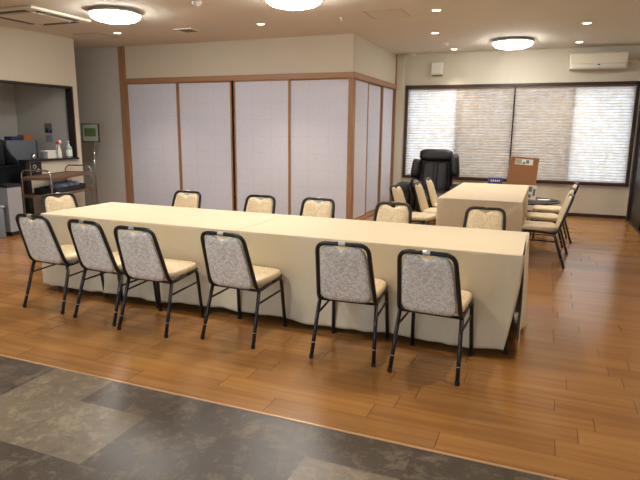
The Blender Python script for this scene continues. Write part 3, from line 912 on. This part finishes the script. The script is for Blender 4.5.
# ------------------------------------------------------------------ backpack hanging behind the chair
t = thing('backpack', 'rounded black backpack behind the left-hand chairs of the far table', 'backpack', (-1.72, 7.19, 0.07), R(86))
b = bmesh.new(); blob(b, (0, 0, 0.50), (0.17, 0.11, 0.24), 0.6, 0.55); link('body', b, M['nylon'], t, True)
b = bmesh.new(); blob(b, (0, 0.095, 0.40), (0.12, 0.045, 0.10), 0.5, 0.5); link('front_pocket', b, M['nylon'], t, True)
b = bmesh.new(); tube(b, [(-0.04, -0.09, 0.70), (-0.04, -0.11, 0.77), (0.04, -0.11, 0.77), (0.04, -0.09, 0.70)], 0.009, 8, 0.02); link('grab_loop', b, M['nylon'], t, True)
for s in (-1, 1):
    b = bmesh.new(); tube(b, [(s*0.07, -0.09, 0.68), (s*0.08, -0.135, 0.58), (s*0.09, -0.13, 0.42), (s*0.11, -0.09, 0.32)], 0.014, 8, 0.05); link('strap', b, M['nylon'], t, True)

# ------------------------------------------------------------------ oval table, cork board, flyer
OT = 0.42
t = thing('oval_side_table', 'low black oval side table between the far table and the window wall', 'table', (-0.39, 9.27, 0))
b = bmesh.new(); lathe(b, [(0, OT-0.03), (0.96, OT-0.03), (1.0, OT-0.022), (1.0, OT-0.006), (0.985, OT), (0, OT)], n=64)
b.transform(Matrix.Diagonal((0.63, 0.50, 1, 1))); link('tabletop', b, M['blackwood'], t, 'auto')
for sx in (-1, 1):
    for sy in (-1, 1):
        b = bmesh.new(); tube(b, [(sx*0.42, sy*0.26, OT-0.03), (sx*0.46, sy*0.30, 0)], 0.022, 12); link('leg', b, M['blackwood'], t, True)
b = bmesh.new(); box(b, -0.40, 0.40, -0.25, 0.25, 0.14, 0.155); link('lower_shelf', b, M['blackwood'], t)

t = thing('cork_board', 'brown cork notice board standing on the oval table against the window', 'notice board', (-0.375, 9.40, OT+0.013), R(2))
lean = RX(-7) @ RY(3.5)
def lb(bm_): bm_.transform(lean); return bm_
b = bmesh.new(); box(b, -0.20, 0.20, -0.006, 0.006, 0.02, 0.62); link('cork_sheet', lb(b), M['cork'], t)
b = bmesh.new()
for q in ((-0.22, -0.20, 0.001, 0.64), (0.20, 0.22, 0.001, 0.64), (-0.20, 0.20, 0.001, 0.02), (-0.20, 0.20, 0.62, 0.64)): box(b, q[0], q[1], -0.012, 0.012, q[2], q[3])
link('frame', lb(b), M['lwood'], t)
b = bmesh.new(); box(b, -0.135, 0.135, -0.0085, -0.0065, 0.52, 0.61); nt_ = link('pinned_notice', lb(b), M['paper'], t); nt_['label'] = 'white and green printed notice'
b = bmesh.new(); box(b, -0.13, -0.035, -0.0105, -0.009, 0.53, 0.60); link('printed_picture', lb(b), M['palegreen'], nt_)
b = bmesh.new(); box(b, 0.03, 0.075, -0.0105, -0.009, 0.545, 0.595); box(b, -0.02, 0.02, -0.0105, -0.009, 0.53, 0.56); link('printed_drawing', lb(b), M['paperg'], nt_)

t = thing('flyer_stand', 'white printed flyer leaning at the foot of the cork board', 'flyer', (-0.19, 9.25, OT+0.004), R(4))
b = bmesh.new(); box(b, -0.065, 0.065, -0.003, 0.003, 0.001, 0.225); link('sheet', lb(b), M['paper'], t)
b = bmesh.new(); box(b, -0.05, -0.005, -0.005, -0.0035, 0.12, 0.20); box(b, 0.01, 0.045, -0.005, -0.0035, 0.06, 0.17); box(b, -0.045, -0.01, -0.005, -0.0035, 0.03, 0.08); link('printing', lb(b), M['paperg'], t)
o = link('folded_card', B1(-0.09, 0.09, -0.05, 0.05, 0, 0.012, bev=0.003), M['paper']); o.location = (0.0, 9.30, OT); o.rotation_euler = (0, 0, 0.3)
tag(o, 'small white folded card lying on the black oval table', 'card')
b = bmesh.new(); tube(b, [(-0.07, 0, 0.006), (0.07, 0, 0.006)], 0.006, 8); o = link('pen', b, M['machinedark'], None, True); o.location = (0.13, 9.22, OT); o.rotation_euler = (0, 0, -0.2)
tag(o, 'dark pen lying beside the white card on the oval table', 'pen')

t = thing('blue_display_box', 'violet-blue box showing above the far edge of the far table', 'box', (-0.735, 9.15, OT), R(4))
link('box_body', B1(-0.11, 0.11, -0.05, 0.05, 0, 0.335, bev=0.004), M['blue'], t)
b = bmesh.new(); box(b, -0.085, 0.085, -0.0525, -0.0505, 0.26, 0.32); pl = link('label_panel', b, M['navy'], t)
b = bmesh.new()
for k in range(5): box(b, -0.07+k*0.03, -0.05+k*0.03, -0.0545, -0.053, 0.275, 0.305)
link('printing', b, M['paper'], pl)

# ------------------------------------------------------------------ trolley by the serving hatch
CX, CY, TR = -6.88, 6.38, 18
def on_trolley(a, b_): return (CX+a*math.cos(R(TR))-b_*math.sin(R(TR)), CY+a*math.sin(R(TR))+b_*math.cos(R(TR)))
t = thing('serving_trolley', 'chrome serving trolley with wooden shelves below the serving hatch', 'trolley', (CX, CY, 0), R(TR))
hw, hl, ht = 0.215, 0.60, 0.86
for s in (-1, 1):
    b = bmesh.new(); tube(b, [(-hw, s*hl, 0.07), (-hw, s*hl, ht), (hw, s*hl, ht), (hw, s*hl, 0.07)], 0.0125, 12, 0.09); link('end_hoop', b, M['chrome'], t, True)
for z in (0.75, 0.50, 0.18):
    b = bmesh.new(); box(b, -hw+0.005, hw-0.005, -hl, hl, z-0.012, z, bev=0.003)
    box(b, hw-0.012, hw+0.008, -hl, hl, z-0.03, z+0.012, bev=0.003); box(b, -hw-0.008, -hw+0.012, -hl, hl, z-0.03, z+0.012, bev=0.003)
    box(b, -hw, hw, -hl-0.008, -hl+0.01, z-0.03, z+0.012, bev=0.003); box(b, -hw, hw, hl-0.01, hl+0.008, z-0.03, z+0.012, bev=0.003)
    link('shelf', b, M['shelfwood'], t)
for sx in (-1, 1):
    for sy in (-1, 1):
        b = bmesh.new(); cyl(b, (sx*hw, sy*hl, 0.035), 0.035, 0.022, n=20, rot=RX(90)); cs = link('caster', b, M['rubber'], t)
        b = bmesh.new(); box(b, sx*hw-0.012, sx*hw+0.012, sy*hl-0.016, sy*hl+0.016, 0.05, 0.075); link('caster_fork', b, M['chrome'], cs)
t = thing('black_tray', 'black tray on the middle shelf of the trolley', 'tray', (*on_trolley(0, 0.05), 0.5005), R(TR))
b = bmesh.new(); box(b, -0.17, 0.17, -0.45, 0.42, 0.0, 0.012)
for q in ((-.17, -.155, -.45, .42), (.155, .17, -.45, .42), (-.155, .155, -.45, -.435), (-.155, .155, .405, .42)): box(b, *q, 0.012, 0.085)
link('tray_body', b, M['traydark'], t)
for k, (yy, rz, lab) in enumerate(((-0.08, 5, 'rolled blue and white towel in the black tray, the left one'), (0.10, -8, 'rolled blue and white towel in the black tray, the middle one'), (0.27, 3, 'rolled blue and white towel in the black tray, the right one'))):
    b = bmesh.new(); blob(b, (0, 0, 0.062), (0.13, 0.078, 0.062), 0.6, 0.6)
    o = link('rolled_towel', b, M['towel'], None, True); o.location = (*on_trolley(0, 0.05+yy), 0.513); o.rotation_euler = (0, 0, R(rz+TR))
    tag(o, lab, 'towel', 'towels in the tray')

# small black framed sign on the half wall
t = thing('framed_sign', 'small black square sign with a white circle logo on the wall below the hatch', 'sign', (LX+0.001, 6.33, 0.835))
link('board', B1(0, 0.014, -0.095, 0.095, -0.105, 0.10, bev=0.003), M['dark'], t)
b = bmesh.new(); 
prof = [(0.026*math.cos(a*PI/12), 0.026*math.sin(a*PI/12)) for a in range(25)]
tube(b, [(0.0155, -0.035+c_, 0.03+s_) for c_, s_ in prof], 0.003, 6); link('circle_mark', b, M['paper'], t)
b = bmesh.new(); blob(b, (0.0155, 0.025, -0.035), (0.002, 0.045, 0.016), 0.8, 0.8); blob(b, (0.0155, 0.03, -0.02), (0.002, 0.02, 0.016), 0.8, 0.8); link('white_mark', b, M['paper'], t)

# ------------------------------------------------------------------ on the hatch sill
SZ = OZ0
t = thing('tissue_box', 'white paper towel box on the hatch sill', 'box', (LX-0.085, 6.73, SZ))
link('carton', B1(-0.045, 0.045, -0.12, 0.14, 0, 0.10, bev=0.004), M['white'], t)
link('lid_flap', B1(-0.05, 0.05, -0.17, 0.145, 0.1005, 0.125, bev=0.004), M['paper'], t)
def bottle(name, label, x, y, prof, mat, n=24):
    t = thing(name, label, 'bottle', (x, y, SZ)); b = bmesh.new(); lathe(b, prof, n=n); link('bottle_body', b, mat, t, 'auto'); return t
t = bottle('spray_bottle', 'white trigger spray bottle with a red head on the hatch sill', LX+0.003, 6.80, [(0, 0), (0.032, 0), (0.036, 0.01), (0.034, 0.10), (0.02, 0.16), (0.013, 0.18), (0.013, 0.215), (0, 0.215)], M['white'])
b = bmesh.new(); box(b, -0.014, 0.014, -0.045, 0.01, 0.215, 0.262, bev=0.008); hd = link('spray_head', b, M['red'], t, 'auto')
b = bmesh.new(); box(b, -0.015, 0.015, -0.005, 0.045, 0.235, 0.285, bev=0.01); link('head_cap', b, M['white'], hd, 'auto')
b = bmesh.new(); tube(b, [(0, -0.035, 0.22), (0, -0.05, 0.18), (0, -0.045, 0.15)], 0.006, 8, 0.02); link('trigger', b, M['white'], hd, True)
t.rotation_euler = (0, 0, R(-5))
t = bottle('soap_pump_bottle', 'pale green pump soap bottle beside the dark jamb on the hatch sill', LX-0.02, 7.02, [(0, 0), (0.045, 0), (0.05, 0.01), (0.05, 0.15), (0.04, 0.18), (0.016, 0.19), (0, 0.19)], M['soap'])
b = bmesh.new(); lathe(b, [(0.0, 0.191), (0.018, 0.191), (0.018, 0.215), (0.006, 0.22), (0.006, 0.26), (0, 0.26)], n=16); box(b, -0.009, 0.009, -0.03, 0.012, 0.256, 0.272, bev=0.003); link('pump', b, M['white'], t, 'auto')
b = bmesh.new(); lathe(b, [(0.0506, 0.03), (0.0508, 0.125)], n=24); link('bottle_label', b, M['paper'], t, True)
b = bmesh.new(); lathe(b, [(0, 0), (0.03, 0), (0.035, 0.02), (0.03, 0.07), (0.018, 0.085), (0.008, 0.095), (0, 0.097)], n=20)
o = link('sugar_pot', b, M['chrome'], None, 'auto'); o.location = (LX-0.04, 6.34, SZ); tag(o, 'small shiny metal pot at the left end of the hatch sill', 'pot')

# ------------------------------------------------------------------ kitchen
t = thing('kitchen_counter', 'kitchen counter with dark top behind the serving hatch', 'counter', (0, 0, 0))
link('carcass', B1(KX+0.01, -7.72, 4.2, 7.15, 0.0, 0.84), M['machinedark'], t)
link('worktop', B1(KX+0.01, -7.70, 4.15, 7.17, 0.8405, 0.87, bev=0.004), M['machinedark'], t)
t = thing('drinks_machine', 'blue-grey drinks machine with curved front on the kitchen counter', 'machine', (0, 0, 0))
b = bmesh.new()
prof = [(6.52, 0.871), (6.44, 0.95), (6.34, 1.05), (6.28, 1.16), (6.28, 1.25), (6.88, 1.25), (6.88, 0.871)]
v0 = [b.verts.new((-8.25, yy, zz)) for yy, zz in prof]; v1 = [b.verts.new((-7.80, yy, zz)) for yy, zz in prof]
b.faces.new(v0); b.faces.new(v1[::-1])
for k in range(len(prof)):
    k2 = (k+1) % len(prof); b.faces.new((v0[k], v0[k2], v1[k2], v1[k]))
bmesh.ops.bevel(b, geom=b.edges[:], offset=0.012, segments=2, affect='EDGES')
link('casing', b, M['machine'], t, 'auto')
link('side_seam', B1(-7.799, -7.794, 6.82, 6.835, 0.88, 1.24), M['machinedark'], t)
t = thing('coffee_maker', 'black coffee maker left of the drinks machine in the kitchen', 'machine', (-8.0, 5.93, 0.871))
link('casing', B1(-0.2, 0.2, -0.28, 0.30, 0, 0.40, bev=0.02), M['machinedark'], t)
link('front_panel', B1(0.2005, 0.212, -0.2, 0.2, 0.05, 0.2, bev=0.004), M['blackwood'], t)
b = bmesh.new(); box(b, 0.2005, 0.207, -0.22, 0.22, 0.27, 0.275); box(b, 0.2005, 0.207, -0.22, 0.22, 0.33, 0.335); link('trim_line', b, M['silver'], t)
o = link('orange_carton', B1(-0.08, 0.08, -0.07, 0.09, 0, 0.085, bev=0.006), M['orange']); o.location = (-7.95, 6.74, 1.25); tag(o, 'orange box on top of the drinks machine', 'box')
o = link('navy_carton', B1(-0.08, 0.08, -0.11, 0.11, 0, 0.06, bev=0.006), M['navy']); o.location = (-7.95, 6.54, 1.25); tag(o, 'dark blue box on top of the drinks machine', 'box')
t = thing('wall_notice', 'dark photo notice on the kitchen back wall', 'notice', (-7.90, OY1+0.02, 1.44))
link('sheet', B1(-0.085, 0.085, -0.003, 0, -0.08, 0.085), M['paperg'], t)
b = bmesh.new(); box(b, -0.07, 0.0, -0.005, -0.0032, -0.07, 0.0); box(b, 0.02, 0.075, -0.005, -0.0032, -0.075, -0.03); link('dark_picture', b, M['dark'], t)
t = thing('wall_memo', 'pale sheet of paper below the photo notice on the kitchen wall', 'notice', (-7.90, OY1+0.02, 1.275))
link('sheet', B1(-0.08, 0.08, -0.003, 0, -0.065, 0.06), M['cabinet'], t)
b = bmesh.new()
for k in range(3): box(b, -0.06, 0.05-0.02*k, -0.0045, -0.0032, 0.02-k*0.03, 0.028-k*0.03)
link('writing', b, M['paperg'], t)
# cabinet unit at the open end of the half wall
t = thing('low_cabinet', 'pale grey low cabinet with dark top beside the end post', 'cabinet', (-6.70, 5.43, 0))
link('carcass', B1(-0.20, 0.04, -0.13, 0.09, 0.06, 0.66, bev=0.003), M['cabinet'], t)
link('worktop', B1(-0.205, 0.045, -0.135, 0.095, 0.6605, 0.70, bev=0.004), M['machinedark'], t)
link('plinth', B1(-0.19, 0.03, -0.11, 0.08, 0.0, 0.06), M['dark'], t)
t = thing('waste_bin', 'grey metal waste bin at the left edge beside the low cabinet', 'bin', (-6.78, 5.10, 0))
b = bmesh.new(); box(b, -0.11, 0.12, -0.15, 0.13, 0, 0.40, bev=0.015); link('bin_body', b, M['machine'], t, 'auto')
link('bin_lid', B1(-0.12, 0.13, -0.16, 0.14, 0.4005, 0.44, bev=0.01), M['cabinet'], t, 'auto')

# ------------------------------------------------------------------ sign stand in the corridor
t = thing('sign_stand', 'framed green sign on a thin chrome pole stand at the corridor mouth', 'sign', (-7.45, 7.72, 0), R(4))
b = bmesh.new(); tube(b, [(0, 0, 0.02), (0, 0, 1.30)], 0.013, 12); link('pole', b, M['chrome'], t, True)
b = bmesh.new(); lathe(b, [(0, 0), (0.15, 0), (0.15, 0.012), (0.03, 0.02), (0, 0.02)], n=32); link('base', b, M['chrome'], t, 'auto')
b = bmesh.new()
for q in ((-0.20, -0.185, 1.21, 1.53), (0.145, 0.16, 1.21, 1.53), (-0.185, 0.145, 1.21, 1.225), (-0.185, 0.145, 1.515, 1.53)): box(b, q[0], q[1], -0.04, -0.018, q[2], q[3])
link('sign_frame', b, M['machinedark'], t)
bd = link('sign_board', B1(-0.185, 0.145, -0.034, -0.02, 1.225, 1.515), M['palegreen'], t)
link('green_picture', B1(-0.145, 0.095, -0.037, -0.0345, 1.31, 1.45), M['green'], bd)

# ------------------------------------------------------------------ world
W = bpy.data.worlds.new('sky'); S.world = W; W.use_nodes = True
nt = W.node_tree; bg = nt.nodes['Background']
tc = nt.nodes.new('ShaderNodeTexCoord'); sp = nt.nodes.new('ShaderNodeSeparateXYZ'); nt.links.new(tc.outputs['Generated'], sp.inputs[0])
rp = nt.nodes.new('ShaderNodeValToRGB'); e = rp.color_ramp.elements
e[0].position = 0.0; e[0].color = (0.74, 0.82, 0.95, 1); e[1].position = 1.0; e[1].color = (0.84, 0.91, 1.0, 1)
nt.links.new(sp.outputs[2], rp.inputs['Fac']); nt.links.new(rp.outputs['Color'], bg.inputs['Color'])
rs = math_node(nt, 'MULTIPLY_ADD', sp.outputs[1], 0.2, 3.4)
nt.links.new(rs, bg.inputs['Strength'])
# daylight portals in the openings (sampling guides only)
def portal(x, y, z, w_, h_, rx):
    l = bpy.data.lights.new('portal', 'AREA'); l.shape = 'RECTANGLE'; l.size = w_; l.size_y = h_
    l.cycles.is_portal = True
    o = bpy.data.objects.new('portal', l); COL.objects.link(o); o.location = (x, y, z); o.rotation_euler = (rx, 0, 0)
for a, b_ in segs: portal((a+b_)/2, BK-0.11, 1.27, b_-a, 2.35, R(90))
portal((WX0+WX1)/2, WY+0.13, (WZ0+WZ1)/2, WX1-WX0, WZ1-WZ0, R(-90))
